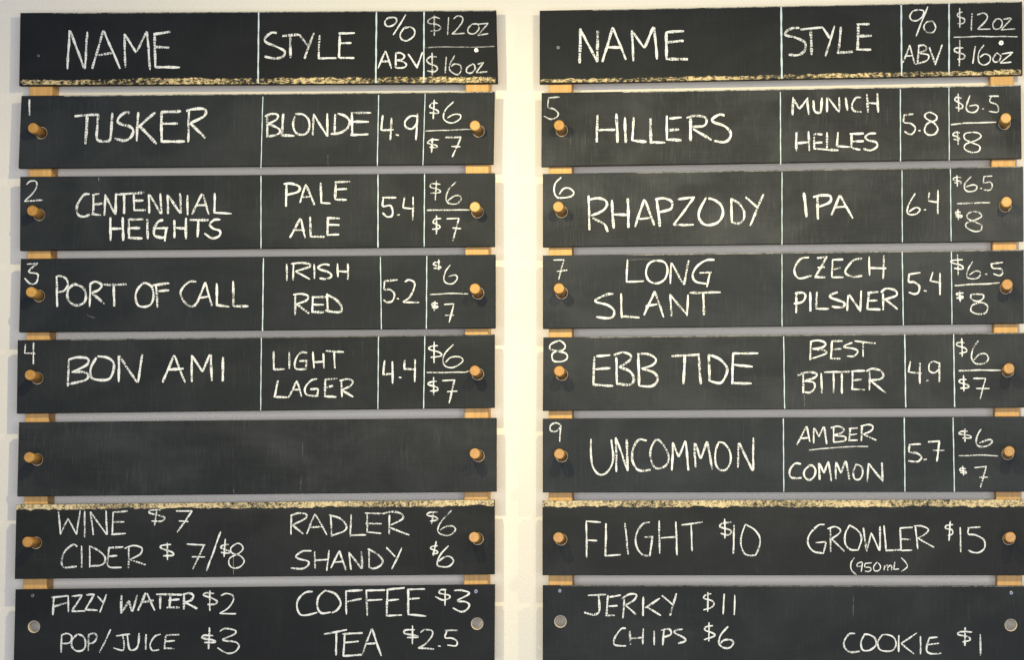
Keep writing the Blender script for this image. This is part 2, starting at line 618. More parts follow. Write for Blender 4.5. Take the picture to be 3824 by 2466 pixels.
QUAD = {
    'l0': [(75.4, 46.9), (1851.4, 36.9), (1858, 310), (71, 319)],
    'l1': [(79.6, 357.2), (1845.6, 341.3), (1841, 612.2), (68.3, 628)],
    'l2': [(75, 659.9), (1846.4, 646), (1846.4, 920.4), (74.1, 935.8)],
    'l3': [(77.5, 966.8), (1848.9, 950.9), (1848.9, 1226), (70.4, 1240.9)],
    'l4': [(65.7, 1271.1), (1845.6, 1249.3), (1845.6, 1523.6), (62, 1545.4)],
    'l5': [(70.4, 1578), (1852.7, 1561.3), (1852.7, 1837.7), (63.7, 1855.7)],
    'l6': [(60.7, 1885.9), (1845.6, 1867), (1845.6, 2147.2), (54.4, 2164.4)],
    'l7': [(57.4, 2202.9), (1846.4, 2184), (1844.5, 2471), (50, 2490)],
    'r0': [(2015.2, 38.5), (3817.3, 4.2), (3818.6, 278.5), (2015.2, 312)],
    'r1': [(2022.3, 346.3), (3812.3, 317), (3815.2, 591.3), (2021.4, 621.9)],
    'r2': [(2026.9, 649), (3820.7, 620.9), (3822.7, 900.3), (2026.9, 922.4)],
    'r3': [(2026.9, 954.3), (3823, 932.9), (3824.5, 1208), (2026.9, 1228.1)],
    'r4': [(2028.6, 1260.6), (3829, 1243), (3830, 1522.3), (2026.5, 1534.9)],
    'r5': [(2026.5, 1564.2), (3832, 1556), (3833, 1837.7), (2026.5, 1840.6)],
    'r6': [(2025.6, 1871.2), (3834, 1866.6), (3835, 2150.5), (2025.6, 2150.5)],
    'r7': [(2026.5, 2187.4), (3836, 2189.5), (3838, 2477), (2026.5, 2475)],
}
HOLES7 = {'l7': [z((A, R3), 295, 1235), z((B_, R3), 2098, 1205)], 'r7': [z((C_, R3), 462, 1188), z((D_, R3), 2272, 1217)]}
TINT = {  # paint tint and rubbed-in chalk
    'l0': ((0.0039, 0.0060, 0.0091), 0.2), 'l1': ((0.0109, 0.0148, 0.0190), 0.55), 'l2': ((0.0097, 0.0134, 0.0173), 0.60),
    'l3': ((0.0097, 0.0134, 0.0182), 0.42), 'l4': ((0.0091, 0.0124, 0.0156), 0.5), 'l5': ((0.0097, 0.0127, 0.0156), 0.85),
    'l6': ((0.0082, 0.0102, 0.0117), 0.40), 'l7': ((0.0063, 0.0082, 0.0103), 0.25),
    'r0': ((0.0054, 0.0078, 0.0103), 0.35), 'r1': ((0.0121, 0.0148, 0.0173), 1.25), 'r2': ((0.0145, 0.0184, 0.0225), 1.2),
    'r3': ((0.0151, 0.0198, 0.0259), 0.75), 'r4': ((0.0151, 0.0190, 0.0233), 0.8), 'r5': ((0.0139, 0.0184, 0.0233), 0.60),
    'r6': ((0.0114, 0.0138, 0.0156), 0.42), 'r7': ((0.0094, 0.0124, 0.0156), 0.45),
}
LABEL = {
    'l0': "black header board at the top left above the plank numbered 1",
    'l1': "chalkboard plank numbered 1 listing a blonde at 4.9",
    'l2': "chalkboard plank numbered 2 listing a pale ale at 5.4",
    'l3': "chalkboard plank numbered 3 listing an Irish red at 5.2",
    'l4': "chalkboard plank numbered 4 listing a light lager at 4.4",
    'l5': "blank chalkboard plank without any writing between two pegs",
    'l6': "chalkboard plank listing wine, cider, radler and shandy under a cream chalk edge",
    'l7': "chalkboard plank with two empty round holes listing fizzy water, coffee, juice and tea",
    'r0': "black header board at the top right above the plank numbered 5",
    'r1': "dusty chalkboard plank numbered 5 listing a Munich Helles at 5.8",
    'r2': "dusty chalkboard plank numbered 6 listing an IPA at 6.4",
    'r3': "grey dusty chalkboard plank numbered 7 listing a Czech pilsner at 5.4",
    'r4': "chalkboard plank numbered 8 listing a best bitter at 4.9",
    'r5': "chalkboard plank numbered 9 listing an amber common at 5.7",
    'r6': "chalkboard plank offering a flight and a 950 mL growler under a cream chalk edge",
    'r7': "chalkboard plank with two empty round holes listing jerky, chips and a cookie",
}
SHORT = {
    'l1': "plank numbered 1", 'l2': "plank numbered 2", 'l3': "plank numbered 3", 'l4': "plank numbered 4", 'l5': "blank plank",
    'l6': "plank listing wine and cider", 'r1': "plank numbered 5", 'r2': "plank numbered 6", 'r3': "plank numbered 7",
    'r4': "plank numbered 8", 'r5': "plank numbered 9", 'r6': "plank offering a flight and growler",
}
BOARD = {}
for key in QUAD:
    holes = [(pb[0] + 1.2, pb[1] + 2.4) for _, pb in PEG[key]] if key in PEG else HOLES7.get(key, [])
    tint, dust = TINT[key]
    BOARD[key] = make_board(QUAD[key], holes, tint, dust, LABEL[key])

# ------------------------------------------------------------------ pegs
def make_peg(tip, base, label, r=0.0102):
    a = at(base[0], base[1], FRONT)
    b = at(tip[0], tip[1], FRONT - PEG_OUT)
    d = (b - a).normalized()
    a = a + d * (-(PLANK + 0.008) / abs(d.y))     # runs back through the plank into the batten
    side = d.cross(Vector((0, 0, 1))).normalized()
    up = side.cross(d).normalized()
    n = 36
    L = (b - a).length
    prof = [(0, r), (L - 0.0016, r), (L - 0.0005, r * 0.95), (L, r * 0.86)]
    V, F, FM, SM = [], [], [], []
    for s, rr in prof:
        for k in range(n):
            t = 2 * math.pi * k / n
            V.append(a + d * s + side * (rr * math.cos(t)) + up * (rr * math.sin(t)))
    for j in range(len(prof) - 1):
        for k in range(n):
            F.append((j * n + k, j * n + (k + 1) % n, (j + 1) * n + (k + 1) % n, (j + 1) * n + k)); SM.append(True)
    F.append(tuple((len(prof) - 1) * n + k for k in range(n))); SM.append(False)
    F.append(tuple(reversed(range(n)))); SM.append(False)
    o = mesh_obj("wooden_peg", V, F, M_PEG, None, a, None, SM)
    k = random.uniform(0.9, 1.08)
    o.color = (k, k * random.uniform(0.96, 1.02), k * random.uniform(0.92, 1.0), 1)
    tag(o, label, "peg", "wooden pegs holding the boards")
    return o


for key, ((lt, lb), (rt, rb)) in PEG.items():
    make_peg(lt, lb, "round wooden peg through the left end of the " + SHORT[key])
    make_peg(rt, rb, "round wooden peg through the right end of the " + SHORT[key])

# ------------------------------------------------------------------ screws
for key, tile, x, y, mat, r in (
        ('l0', (A, R0), 342, 495, M_SCREW_DARK, 0.0030), ('l0', (B_, R0), 2098, 445, M_SCREW, 0.0044),
        ('r0', (C_, R0), 440, 422, M_SCREW_DARK, 0.0036), ('r0', (D_, R0), 2185, 380, M_SCREW, 0.0048),
        ('l7', (A, R3), 290, 957, M_SCREW_DARK, 0.0036), ('l7', (B_, R3), 2095, 920, M_SCREW_DARK, 0.0040),
        ('r7', (C_, R3), 455, 915, M_SCREW_DARK, 0.0036), ('r7', (D_, R3), 2275, 932, M_SCREW_DARK, 0.0038)):
    disc("screw", BOARD[key], *z(tile, x, y), r, mat, 0.0008, 0.0009)

# ------------------------------------------------------------------ painted column lines
def line(key, tile, x0, y0, x1, y1, w):
    chalk("column_line", BOARD[key], tile, f"{x0},{y0} {x1},{y1}", w * 0.78, M_PAINT, 0.95, 0.5, 0.9)


for key, tile, w, ls in (
        ('l0', (B_, R0), 17, ((158, 103, 152, 742), (1208, 103, 1202, 738), (1632, 99, 1630, 736))),
        ('l1', (B_, R0), 10, ((195, 860, 178, 1497), (1228, 845, 1215, 1481), (1642, 833, 1622, 1473))),
        ('l2', (B_, R1), 11, ((178, 134, 178, 786), (1222, 124, 1221, 775), (1637, 118, 1633, 770))),
        ('l3', (B_, R1), 11, ((200, 870, 192, 1520), (1243, 858, 1252, 1505), (1657, 851, 1653, 1501))),
        ('l4', (B_, R2), 11, ((182, 100, 175, 750), (1226, 90, 1221, 738), (1640, 83, 1628, 733))),
        ('r0', (D_, R0), 17, ((222, 58, 228, 698), (1293, 33, 1297, 672), (1720, 25, 1720, 667))),
        ('r1', (D_, R0), 11, ((215, 818, 218, 1466), (1285, 793, 1287, 1438), (1718, 778, 1722, 1430))),
        ('r2', (D_, R1), 10, ((230, 101, 230, 750), (1300, 85, 1303, 728), (1732, 73, 1738, 720))),
        ('r3', (D_, R1), 10, ((230, 831, 230, 1480), (1302, 816, 1312, 1469), (1740, 808, 1746, 1462))),
        ('r4', (D_, R2), 12, ((245, 85, 253, 735), (1325, 71, 1333, 723), (1760, 65, 1770, 719))),
        ('r5', (D_, R2), 11, ((242, 821, 246, 1475), (1320, 813, 1327, 1475), (1755, 813, 1768, 1475)))):
    for l in ls: line(key, tile, *l, w)

# ------------------------------------------------------------------ cream chalk borders
name_top_ragged[0] = True
band("chalk_border", BOARD['l0'], [(77, 298), (1000, 291), (1400, 289), (1849, 287)], [(77, 316), (1000, 313), (1400, 310), (1850, 308)], M_CREAM)
band("chalk_border", BOARD['r0'], [(2018, 295), (2300, 292), (2900, 280), (3812, 260)], [(2018, 307), (2300, 306), (2900, 294), (3813, 277.5)], M_CREAM)
name_top_ragged[0] = False
band("chalk_border", BOARD['l6'], [(61.5, 1887), (1845, 1868)], [(61, 1905.5), (1000, 1897.5), (1845, 1890)], M_CREAM2)
band("chalk_border", BOARD['r6'], [(2026.5, 1872), (3833, 1867.5)], [(2026, 1894), (3000, 1894), (3833, 1893)], M_CREAM2)

# ------------------------------------------------------------------ pale top edges: part chalk dust, part painted highlight; smears
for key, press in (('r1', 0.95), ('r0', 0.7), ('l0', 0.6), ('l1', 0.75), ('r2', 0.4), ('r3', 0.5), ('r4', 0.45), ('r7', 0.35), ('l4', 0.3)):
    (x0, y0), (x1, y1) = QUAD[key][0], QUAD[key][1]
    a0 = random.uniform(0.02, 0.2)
    chalk("edge_dust_highlight", BOARD[key], (0, 0), f"{(x0 + (x1 - x0) * a0) * ZOOM},{(y0 + (y1 - y0) * a0 + 2.2) * ZOOM} {(x1 - 6) * ZOOM},{(y1 + 2.2) * ZOOM}", 7, M_EDGE, press, 0.3)
M_SMEAR = make_chalk_mat("smeared_chalk", (0.70, 0.72, 0.70), 0.30, 0.75, 60, 120, 260)
for key, tile, text, width, press in (
        
        ('l5', (A, R2), "2080,1450 2086,1495", 7, 0.45), ('l5', (B_, R2), "552,1030 548,1170", 5, 0.2), ('l5', (B_, R2), "540,1330 526,1470", 5, 0.2),
        ('l1', (B_, R0), "775,1370 778,1485", 5, 0.28), ('l2', (A, R1), "882,145 882,182", 6, 0.7),
        ('r4', (D_, R2), "428,600 433,720", 6, 0.40),
        ('l3', (A, R1), "770,1375 850,1405", 7, 0.35),
        ('r3', (C_, R1), "1060,890 1200,880 1390,882", 10, 0.14), ('r7', (D_, R3), "868,960 866,1140", 8, 0.16)):
    chalk("chalk_smear", BOARD[key], tile, "~" + text, width, M_SMEAR, press, 1.4, 0.2)

# ------------------------------------------------------------------ handwriting
def w(key, name, tile, width, text, press=1.0):
    for word in text.split('|'): chalk(name, BOARD[key], tile, word, width, None, press)


t = (A, R0)
w('l0', "heading_name", t, 22, "622,268 600,615;628,275 752,612;778,280 758,612;922,268 822,612;922,268 1072,610;872,490 1010,470;1108,300 1118,602;1108,300 1215,465;1218,460 1310,278;1312,280 1338,622;1378,295 1385,598;1368,302 1518,282;1385,418 1510,422;1380,598 1605,598")
w('l1', "board_number", t, 16, "262,885 264,1028")
w('l1', "item_name", t, 24, "664,1035 878,1018;780,1022 762,1285;~876,1015 868,1120 862,1210 875,1250 930,1262 975,1250 990,1190 1002,1005;~1155,1008 1120,1002 1065,1040 1050,1082 1090,1110 1160,1130 1190,1170 1160,1230 1100,1252 1022,1235;1232,1000 1218,1258;1385,1000 1232,1135;1250,1130 1395,1280;1440,1000 1440,1260;1435,1000 1615,990;1445,1102 1585,1100;1432,1262 1650,1260;1685,985 1678,1268;~1660,990 1720,972 1800,968 1835,990 1815,1040 1700,1095;1695,1095 1832,1232")
t = (B_, R0)
w('l0', "heading_style", t, 22, "~320,290 270,290 215,340 230,380 330,420 390,455 375,500 300,520 208,502;365,320 515,305;440,310 440,515;518,305 600,410;650,290 565,520;700,310 692,528;692,520 850,515;880,295 875,515;870,295 1015,292;885,382 985,380;880,515 1010,515")
w('l0', "percent_sign", t, 15, "~1360,155 1310,160 1282,195 1300,230 1350,225 1388,190 1380,160 1345,152;1470,128 1358,310;~1455,250 1510,240 1548,270 1540,320 1480,360 1430,345 1420,300 1455,250 1480,238")
w('l0', "heading_strength", t, 17, "1288,448 1222,608;1290,450 1342,612;1250,545 1325,545;1382,475 1378,605;~1375,475 1420,470 1458,495 1440,525 1390,535;~1390,535 1450,550 1475,575 1450,600 1378,605;1490,480 1575,605;1620,462 1565,605")
w('l0', "glass_size", t, 13, "~1775,165 1720,150 1668,180 1680,205 1740,215 1780,240 1760,268 1690,275;1725,130 1722,315;1850,150 1843,310;~1895,165 1930,140 1975,155 1970,200 1920,265 1880,300;1880,300 2000,295;~2060,215 2025,250 2030,290 2080,298 2120,260 2110,215 2060,212;2110,215 2205,205;2200,208 2110,315;2110,315 2205,298", 0.72)
w('l0', "price_rule", t, 9, "1640,422 1850,415 2040,420 2262,412", 0.42)
w('l0', "glass_size", t, 14, "~1745,505 1690,505 1655,535 1680,565 1735,585 1750,615 1720,638 1660,632;1705,468 1705,675;1830,505 1822,655;~1905,492 1865,570 1860,620 1890,650 1935,662 1965,620 1955,580 1905,570 1875,590;~2065,570 2020,600 2010,640 2050,650 2085,615 2080,575 2060,568;2110,570 2165,555;2165,555 2098,645;2098,645 2200,638", 0.78)
w('l1', "style_name", t, 21, "232,1030 235,1225;~212,1035 280,1015 325,1022 320,1060 240,1105;~240,1105 310,1130 350,1165 320,1200 240,1218;378,1012 362,1215;362,1205 475,1212;~480,1035 465,1100 480,1170 520,1200 580,1190 610,1130 600,1060 550,1020 480,1015;648,1020 640,1205;645,1015 770,1215;770,1010 770,1215;840,1015 835,1190;~800,1195 880,1185 950,1140 970,1080 930,1035 860,1012;990,1005 990,1210;980,1005 1160,1005;1000,1085 1140,1085;975,1205 1135,1195")
w('l1', "strength_figure", t, 20, "1265,1025 1250,1160;1250,1160 1360,1155;1342,1050 1332,1250;1380,1200 1408,1205;~1565,1035 1510,1035 1465,1080 1470,1130 1520,1150 1560,1110 1575,1040;1575,1012 1560,1250")
w('l1', "price", t, 14, "~1755,920 1715,915 1682,945 1705,965 1755,985 1755,1008 1680,1003;1722,888 1715,1060;~1895,905 1830,970 1805,1040 1825,1080 1880,1095 1940,1070 1962,1040 1945,1020 1890,1022 1840,1050")
w('l1', "price_rule", t, 9, "1645,1167 1840,1160 2050,1152", 0.85)
w('l1', "price", t, 15, "~1765,1245 1700,1245 1665,1270 1690,1285 1740,1295 1745,1315 1680,1310;1705,1230 1700,1362;1820,1225 1965,1222;1962,1222 1885,1400;1875,1305 1955,1308")
t = (C_, R0)
w('r0', "heading_name", t, 24, "640,250 632,562;640,262 790,550;792,270 790,550;928,240 835,550;930,245 1045,530;875,420 1000,420;1098,268 1112,545;1100,275 1208,425;1210,425 1290,238;1298,240 1322,528;1405,285 1405,525;1400,285 1562,275;1410,375 1560,362;1400,522 1598,528")
w('r1', "board_number", t, 14, "452,862 350,872;~355,875 350,955 400,970 440,1005 430,1040 375,1062 312,1035", 0.75)
w('r1', "item_name", t, 25, "790,1020 785,1270;960,1012 970,1272;800,1160 950,1155;1035,1045 1042,1272;1115,1045 1100,1255;1100,1250 1228,1265;1262,1055 1268,1280;1255,1268 1395,1270;1410,1030 1408,1250;1430,1055 1542,1045;1425,1160 1518,1152;1405,1245 1540,1250;1620,1050 1622,1255;~1585,1050 1650,1032 1740,1042 1765,1075 1740,1120 1630,1130;1640,1145 1810,1250;~1925,1028 1880,1022 1815,1060 1830,1090 1920,1120 1975,1175 1970,1230 1920,1268 1832,1255")
t = (D_, R0)
w('r0', "heading_style", t, 23, "~385,245 320,250 262,285 270,315 360,335 435,380 430,450 370,490 290,485;392,262 595,240;485,250 495,490;595,245 655,340;700,228 618,500;755,235 735,470;720,470 865,458;910,210 905,445;895,215 1010,212;895,320 1030,318;890,440 1025,440", 0.92)
w('r0', "percent_sign", t, 13, "~1455,85 1400,95 1370,140 1390,178 1440,180 1485,140 1490,95 1430,82;1530,55 1425,320;~1530,188 1575,190 1600,240 1575,285 1520,285 1495,240 1520,195 1560,185")
w('r0', "heading_strength", t, 15, "1370,400 1308,560;1370,400 1412,570;1330,500 1395,495;1450,405 1440,565;~1440,405 1500,402 1515,440 1455,470;~1460,475 1535,490 1520,540 1420,572;1545,420 1600,580;1658,395 1595,580")
w('r0', "glass_size", t, 13, "1815,68 1815,245;~1840,105 1800,118 1800,145 1855,165 1850,200 1795,210;1925,112 1918,268;~1970,130 2020,115 2060,135 2050,180 1975,255;1975,258 2088,258;~2140,165 2110,210 2125,255 2175,250 2195,205 2175,170 2135,165;2200,170 2280,158;2280,160 2185,265;2185,265 2310,255", 0.8)
w('r0', "price_rule", t, 11, "1762,330 2000,322 2330,325", 0.9)
w('r0', "glass_size", t, 14, "1815,350 1812,590;~1850,425 1775,430 1775,460 1855,485 1850,520 1795,525;1955,408 1930,565;~2030,400 1985,470 1985,550 2030,578 2080,550 2085,500 2040,480 1995,510;~2145,470 2110,520 2125,550 2165,540 2180,495 2145,468;2190,480 2290,465;2285,468 2175,560;2175,560 2275,552")
w('r1', "style_name", t, 20, "328,865 325,1025;330,880 385,970;385,970 462,870;455,880 468,1022;~510,895 520,985 550,1005 575,990 585,870;630,870 632,998;640,870 740,998;740,865 740,995;798,868 812,985;~935,870 890,870 855,930 870,985 940,1000;985,835 1000,1000;1080,830 1088,1002;995,915 1085,922")
w('r1', "style_name", t, 20, "360,1178 355,1345;465,1170 475,1345;370,1275 465,1268;515,1190 518,1330;515,1195 590,1198;520,1275 590,1270;515,1325 640,1335;632,1178 630,1335;635,1335 735,1340;728,1178 720,1310;722,1305 835,1310;850,1190 848,1320;830,1195 960,1188;855,1260 960,1258;855,1320 930,1335;~1070,1190 1010,1190 975,1220 1000,1250 1070,1270 1075,1310 1020,1340 955,1325")
w('r1', "strength_figure", t, 17, "1405,1015 1315,1025;~1320,1025 1315,1090 1380,1100 1420,1140 1395,1190 1360,1195 1320,1170;1442,1162 1466,1165;~1550,1000 1605,1030 1600,1070 1530,1100 1500,1160 1530,1200 1590,1195 1620,1150 1590,1100 1520,1060 1505,1025 1550,1000")
w('r1', "price", t, 14, "~1830,875 1790,865 1770,890 1800,910 1840,935 1830,965 1775,955;1802,832 1805,992;~1905,850 1880,920 1875,970 1900,998 1950,998 1980,960 1960,935 1900,945;2012,970 2036,968;2165,855 2075,855;~2095,860 2085,905 2140,930 2160,965 2150,1000 2075,990", 0.92)
w('r1', "price_rule", t, 15, "1735,1110 1850,1098 2000,1092 2140,1090", 0.9)
w('r1', "price", t, 15, "~1815,1185 1770,1180 1755,1205 1800,1220 1810,1245 1760,1240;1795,1168 1800,1290;~1920,1180 1860,1195 1860,1240 1920,1270 1990,1300 1985,1345 1920,1358 1860,1330 1870,1285 1960,1250 2005,1215 1980,1185 1920,1180")
t = (A, R1)
w('l2', "board_number", t, 14, "~235,215 270,182 320,185 325,235 285,300 215,362;215,362 378,352")
w('l2', "item_name", t, 21, "~800,298 750,305 700,370 685,440 705,490 750,500 800,480;835,300 830,485;820,308 885,295;840,390 912,382;815,475 900,488;940,300 930,490;940,310 1030,482;1035,290 1030,482;1045,300 1190,292;1108,300 1105,475;1195,290 1195,445;1195,292 1285,285;1200,355 1280,355;1190,440 1298,442;1328,300 1330,470;1335,305 1435,475;1430,292 1440,475;1495,305 1498,475;1500,310 1610,472;1605,290 1615,470;1672,305 1672,485;1800,295 1712,480;1810,300 1862,480;1755,400 1840,395;1915,290 1912,470;1905,465 2065,472", 0.96)
w('l2', "item_name", t, 23, "985,505 985,715;1095,505 1098,715;985,608 1095,605;1150,525 1150,695;1140,525 1278,522;1155,602 1250,600;1140,690 1270,692;1312,520 1318,700;~1455,530 1410,545 1375,610 1380,665 1440,688 1480,680;1385,605 1500,598;1485,600 1468,720;1555,530 1555,690;1658,510 1658,700;1570,598 1655,605;1690,530 1865,528;1768,530 1762,685;~1965,525 1910,530 1870,570 1900,605 1960,625 1955,670 1890,692 1822,650")
w('l3', "board_number", t, 15, "240,925 340,915;~338,915 255,990 330,1010 340,1040 320,1090 270,1098 218,1050")
w('l3', "item_name", t, 21, "505,1050 510,1305;~495,1045 530,1030 590,1055 605,1110 570,1160 515,1175;~660,1100 610,1150 600,1220 640,1275 700,1290 755,1260 765,1190 740,1135 690,1108 655,1105;805,1095 800,1305;~800,1100 850,1080 905,1110 880,1155 815,1180;815,1180 935,1278;920,1108 1128,1105;1015,1110 1018,1300|~1275,1090 1225,1150 1210,1220 1230,1290 1285,1305 1345,1280 1370,1210 1355,1130 1305,1095 1270,1095;1390,1100 1405,1310;1360,1112 1510,1095;1410,1165 1510,1158|~1750,1080 1690,1080 1620,1150 1615,1210 1660,1280 1720,1300 1760,1265;1830,1085 1755,1280;1832,1085 1890,1300;1775,1225 1860,1212;1932,1095 1935,1300;1930,1290 2045,1305;2080,1075 2080,1300;2080,1298 2215,1300")
t = (B_, R1)
w('l2', "style_name", t, 20, "405,205 402,410;~380,208 450,205 520,230 510,275 405,305;578,210 525,375;580,212 655,395;545,325 625,318;712,195 715,380;715,378 798,380;845,200 840,345;835,192 972,185;850,258 945,252;840,345 945,350")
w('l2', "style_name", t, 20, "530,515 435,688;535,520 572,690;460,615 570,620;618,500 620,685;620,678 750,680;775,510 772,665;765,512 882,515;775,572 878,575;765,665 875,658")
w('l2', "strength_figure", t, 17, "1385,328 1258,330;~1270,335 1265,405 1330,400 1352,440 1345,490 1300,500 1262,465;1392,486 1414,480;1458,325 1445,420;1442,418 1535,430;1535,322 1532,530")
w('l2', "price", t, 13, "~1778,212 1700,205 1690,235 1760,255 1775,280 1690,290;1742,180 1733,355;~1918,190 1850,260 1828,340 1855,380 1920,385 1962,350 1950,315 1900,315 1840,360", 0.85)
w('l2', "price_rule", t, 13, "1658,442 1850,440 2040,440", 0.85)
w('l2', "price", t, 15, "~1785,518 1730,520 1715,555 1770,580 1765,605 1705,610;1745,488 1742,655;1832,520 1945,512;1945,512 1888,715;1885,600 1962,605")
w('l3', "style_name", t, 18, "408,922 408,1072;470,920 462,1068;~445,922 540,912 610,920 610,945 480,990;485,990 615,1058;652,922 655,1055;~790,930 740,925 690,950 700,970 790,1000 805,1035 760,1055 700,1050;860,918 865,1040;955,918 952,1062;870,985 955,992")
w('l3', "style_name", t, 20, "485,1195 482,1380;~465,1195 540,1190 600,1210 580,1250 490,1280;490,1275 610,1365;640,1210 635,1355;630,1220 760,1215;640,1285 740,1285;625,1350 740,1352;768,1185 772,1340;~765,1195 840,1235 895,1300 885,1350 820,1350 750,1335")
w('l3', "strength_figure", t, 16, "1400,1062 1272,1075;~1280,1078 1278,1148 1330,1150 1368,1190 1350,1250 1300,1265 1270,1240;1388,1230 1408,1235;~1460,1080 1500,1065 1548,1090 1540,1150 1500,1220 1445,1262;1445,1265 1590,1265")
w('l3', "price", t, 14, "~1775,905 1725,910 1720,930 1775,945 1775,960 1718,958;1765,880 1762,975;~1865,930 1825,990 1808,1060 1835,1095 1890,1095 1930,1050 1910,1020 1850,1035")
w('l3', "price_rule", t, 11, "1685,1195 1850,1185 2025,1188", 0.9)
w('l3', "price", t, 15, "~1755,1275 1715,1270 1705,1290 1750,1300 1740,1315 1702,1310;1730,1255 1722,1340;1810,1285 1900,1278;1898,1280 1855,1445;1820,1380 1900,1380")
t = (C_, R1)
w('r2', "board_number", t, 14, "~468,148 415,200 405,270 430,325 490,332 560,315 578,280 540,245 490,250 450,300")
w('r2', "item_name", t, 23, "712,310 720,620;~705,350 790,335 860,355 875,400 830,450 735,490;745,510 860,570;860,570 882,635;918,350 935,605;1062,335 1068,600;930,480 1060,485;1208,345 1125,590;1215,345 1298,580;1165,520 1265,512;1320,345 1348,590;~1305,345 1380,335 1450,365 1445,430 1345,460;1508,345 1660,325;1655,325 1470,575;1470,575 1650,570;~1760,330 1705,430 1695,500 1730,560 1790,575 1870,545 1910,470 1895,400 1840,355 1780,335;1985,335 1988,550;~1985,340 2060,390 2100,460 2090,530 2040,560 1985,548;2110,325 2215,415;2272,295 2152,580")
w('r3', "board_number", t, 14, "398,888 492,885;492,885 445,1060;428,988 522,978")
w('r3', "item_name", t, 18, "1058,882 1050,1080;1045,1082 1205,1075;~1320,892 1250,920 1222,1000 1250,1070 1320,1095 1390,1060 1415,980 1390,910 1320,892;1448,910 1440,1100;1452,915 1562,1110;1605,888 1562,1110;~1835,885 1760,890 1680,940 1640,1020 1670,1080 1760,1100;1700,1002 1808,998;1795,1000 1765,1128")
w('r3', "item_name", t, 20, "~932,1190 870,1195 780,1240 790,1265 880,1290 940,1340 925,1395 870,1405 780,1395;1000,1185 1008,1405;1005,1390 1165,1400;1302,1165 1205,1380;1302,1165 1382,1398;1220,1300 1325,1280;1440,1190 1450,1390;1440,1200 1585,1370;1598,1195 1590,1385;1612,1180 1890,1175;1735,1180 1740,1380")
t = (D_, R1)
w('r2', "style_name", t, 24, "425,285 450,505;545,305 550,525;~505,325 580,310 660,315 655,370 560,410;745,310 670,485;750,312 860,515;690,415 800,410")
w('r2', "strength_figure", t, 16, "~1420,292 1365,380 1345,450 1370,480 1430,475 1460,435 1420,420 1360,455;1492,440 1514,436;1545,280 1535,360;1535,358 1620,372;1620,262 1620,478")
w('r2', "price", t, 13, "~1830,150 1770,150 1760,170 1820,185 1820,205 1765,195;1790,130 1795,230;~1918,140 1865,200 1858,250 1890,275 1950,265 1970,230 1935,215 1870,235;1996,248 2014,246;2105,138 2025,142;~2030,145 2028,195 2085,190 2105,220 2085,260 2030,262", 0.9)
w('r2', "price_rule", t, 13, "1790,385 1900,378 2085,375", 0.8)
w('r2', "price", t, 14, "~1825,460 1785,455 1785,480 1830,490 1825,505 1780,500;1800,430 1802,530;~1930,455 1885,480 1890,520 1950,545 2010,575 2000,620 1940,630 1875,595 1880,555 1960,525 2010,495 1985,460 1930,455", 0.92)
w('r3', "style_name", t, 18, "~470,862 400,875 345,950 345,1010 390,1050 495,1025;540,870 635,858;630,858 525,1040;520,1040 615,1040;545,955 610,950;680,880 675,1040;680,885 775,880;690,970 755,955;675,1042 780,1040;~945,870 870,890 800,970 800,1010 860,1035 945,1028;1008,855 1010,1025;1138,845 1132,1055;1012,958 1160,960")
w('r3', "style_name", t, 20, "360,1190 355,1360;~345,1185 420,1180 440,1215 410,1260 335,1275;480,1172 485,1345;540,1168 535,1325;535,1322 650,1322;~728,1175 670,1195 660,1220 730,1245 785,1270 775,1305 720,1310 675,1300;820,1200 812,1340;830,1195 930,1345;935,1160 930,1350;1005,1175 990,1325;990,1180 1090,1170;1000,1250 1080,1248;985,1325 1108,1330;1130,1180 1132,1335;~1110,1175 1160,1142 1240,1160 1250,1205 1140,1240;1150,1238 1262,1325")
w('r3', "strength_figure", t, 18, "1465,1000 1355,1015;~1365,1015 1360,1080 1410,1085 1455,1120 1445,1175 1405,1190 1360,1175;1495,1160 1520,1163;1575,995 1550,1075;1550,1072 1645,1090;1640,1000 1638,1200")
w('r3', "price", t, 14, "~1842,885 1750,890 1745,910 1830,935 1840,965 1765,960;1795,835 1802,1020;~1930,900 1885,980 1880,1040 1930,1055 1985,1040 2000,1000 1960,985 1900,1020;2040,1015 2060,1012;2200,908 2090,920;~2095,920 2110,960 2180,965 2198,1000 2170,1025 2115,1010")
w('r3', "price_rule", t, 13, "1768,1115 1900,1105 2050,1100 2170,1090", 0.9)
w('r3', "price", t, 15, "~1848,1180 1795,1185 1795,1200 1840,1215 1835,1230 1785,1225;1815,1165 1820,1258;~1975,1190 1915,1200 1930,1245 1985,1255 2025,1225 2020,1195 1965,1190;~1995,1265 1930,1290 1915,1340 1965,1368 2040,1360 2065,1310 2040,1275 1985,1265")
t = (A, R2)
w('l4', "board_number", t, 13, "228,150 218,240;218,238 315,240;300,140 296,340")
w('l4', "item_name", t, 22, "612,300 605,535;~610,298 690,275 780,285 775,340 640,410;~640,405 730,405 785,430 760,480 605,515;~860,278 810,370 810,450 870,475 970,470 1010,400 1010,320 950,275 870,265;1060,260 1060,495;1065,262 1220,498;1270,245 1230,500|1552,255 1450,500;1555,258 1650,500;1495,388 1638,375;1710,255 1710,495;1715,260 1805,405;1805,405 1870,250;1880,250 1888,485;1990,270 1985,490")
t = (B_, R2)
w('l4', "style_name", t, 18, "292,218 292,388;290,385 390,378;430,228 430,378;~590,235 530,235 485,300 490,375 580,380;520,310 595,305;585,305 578,388;642,225 650,372;735,240 738,372;650,318 740,312;755,218 918,228;830,228 838,375")
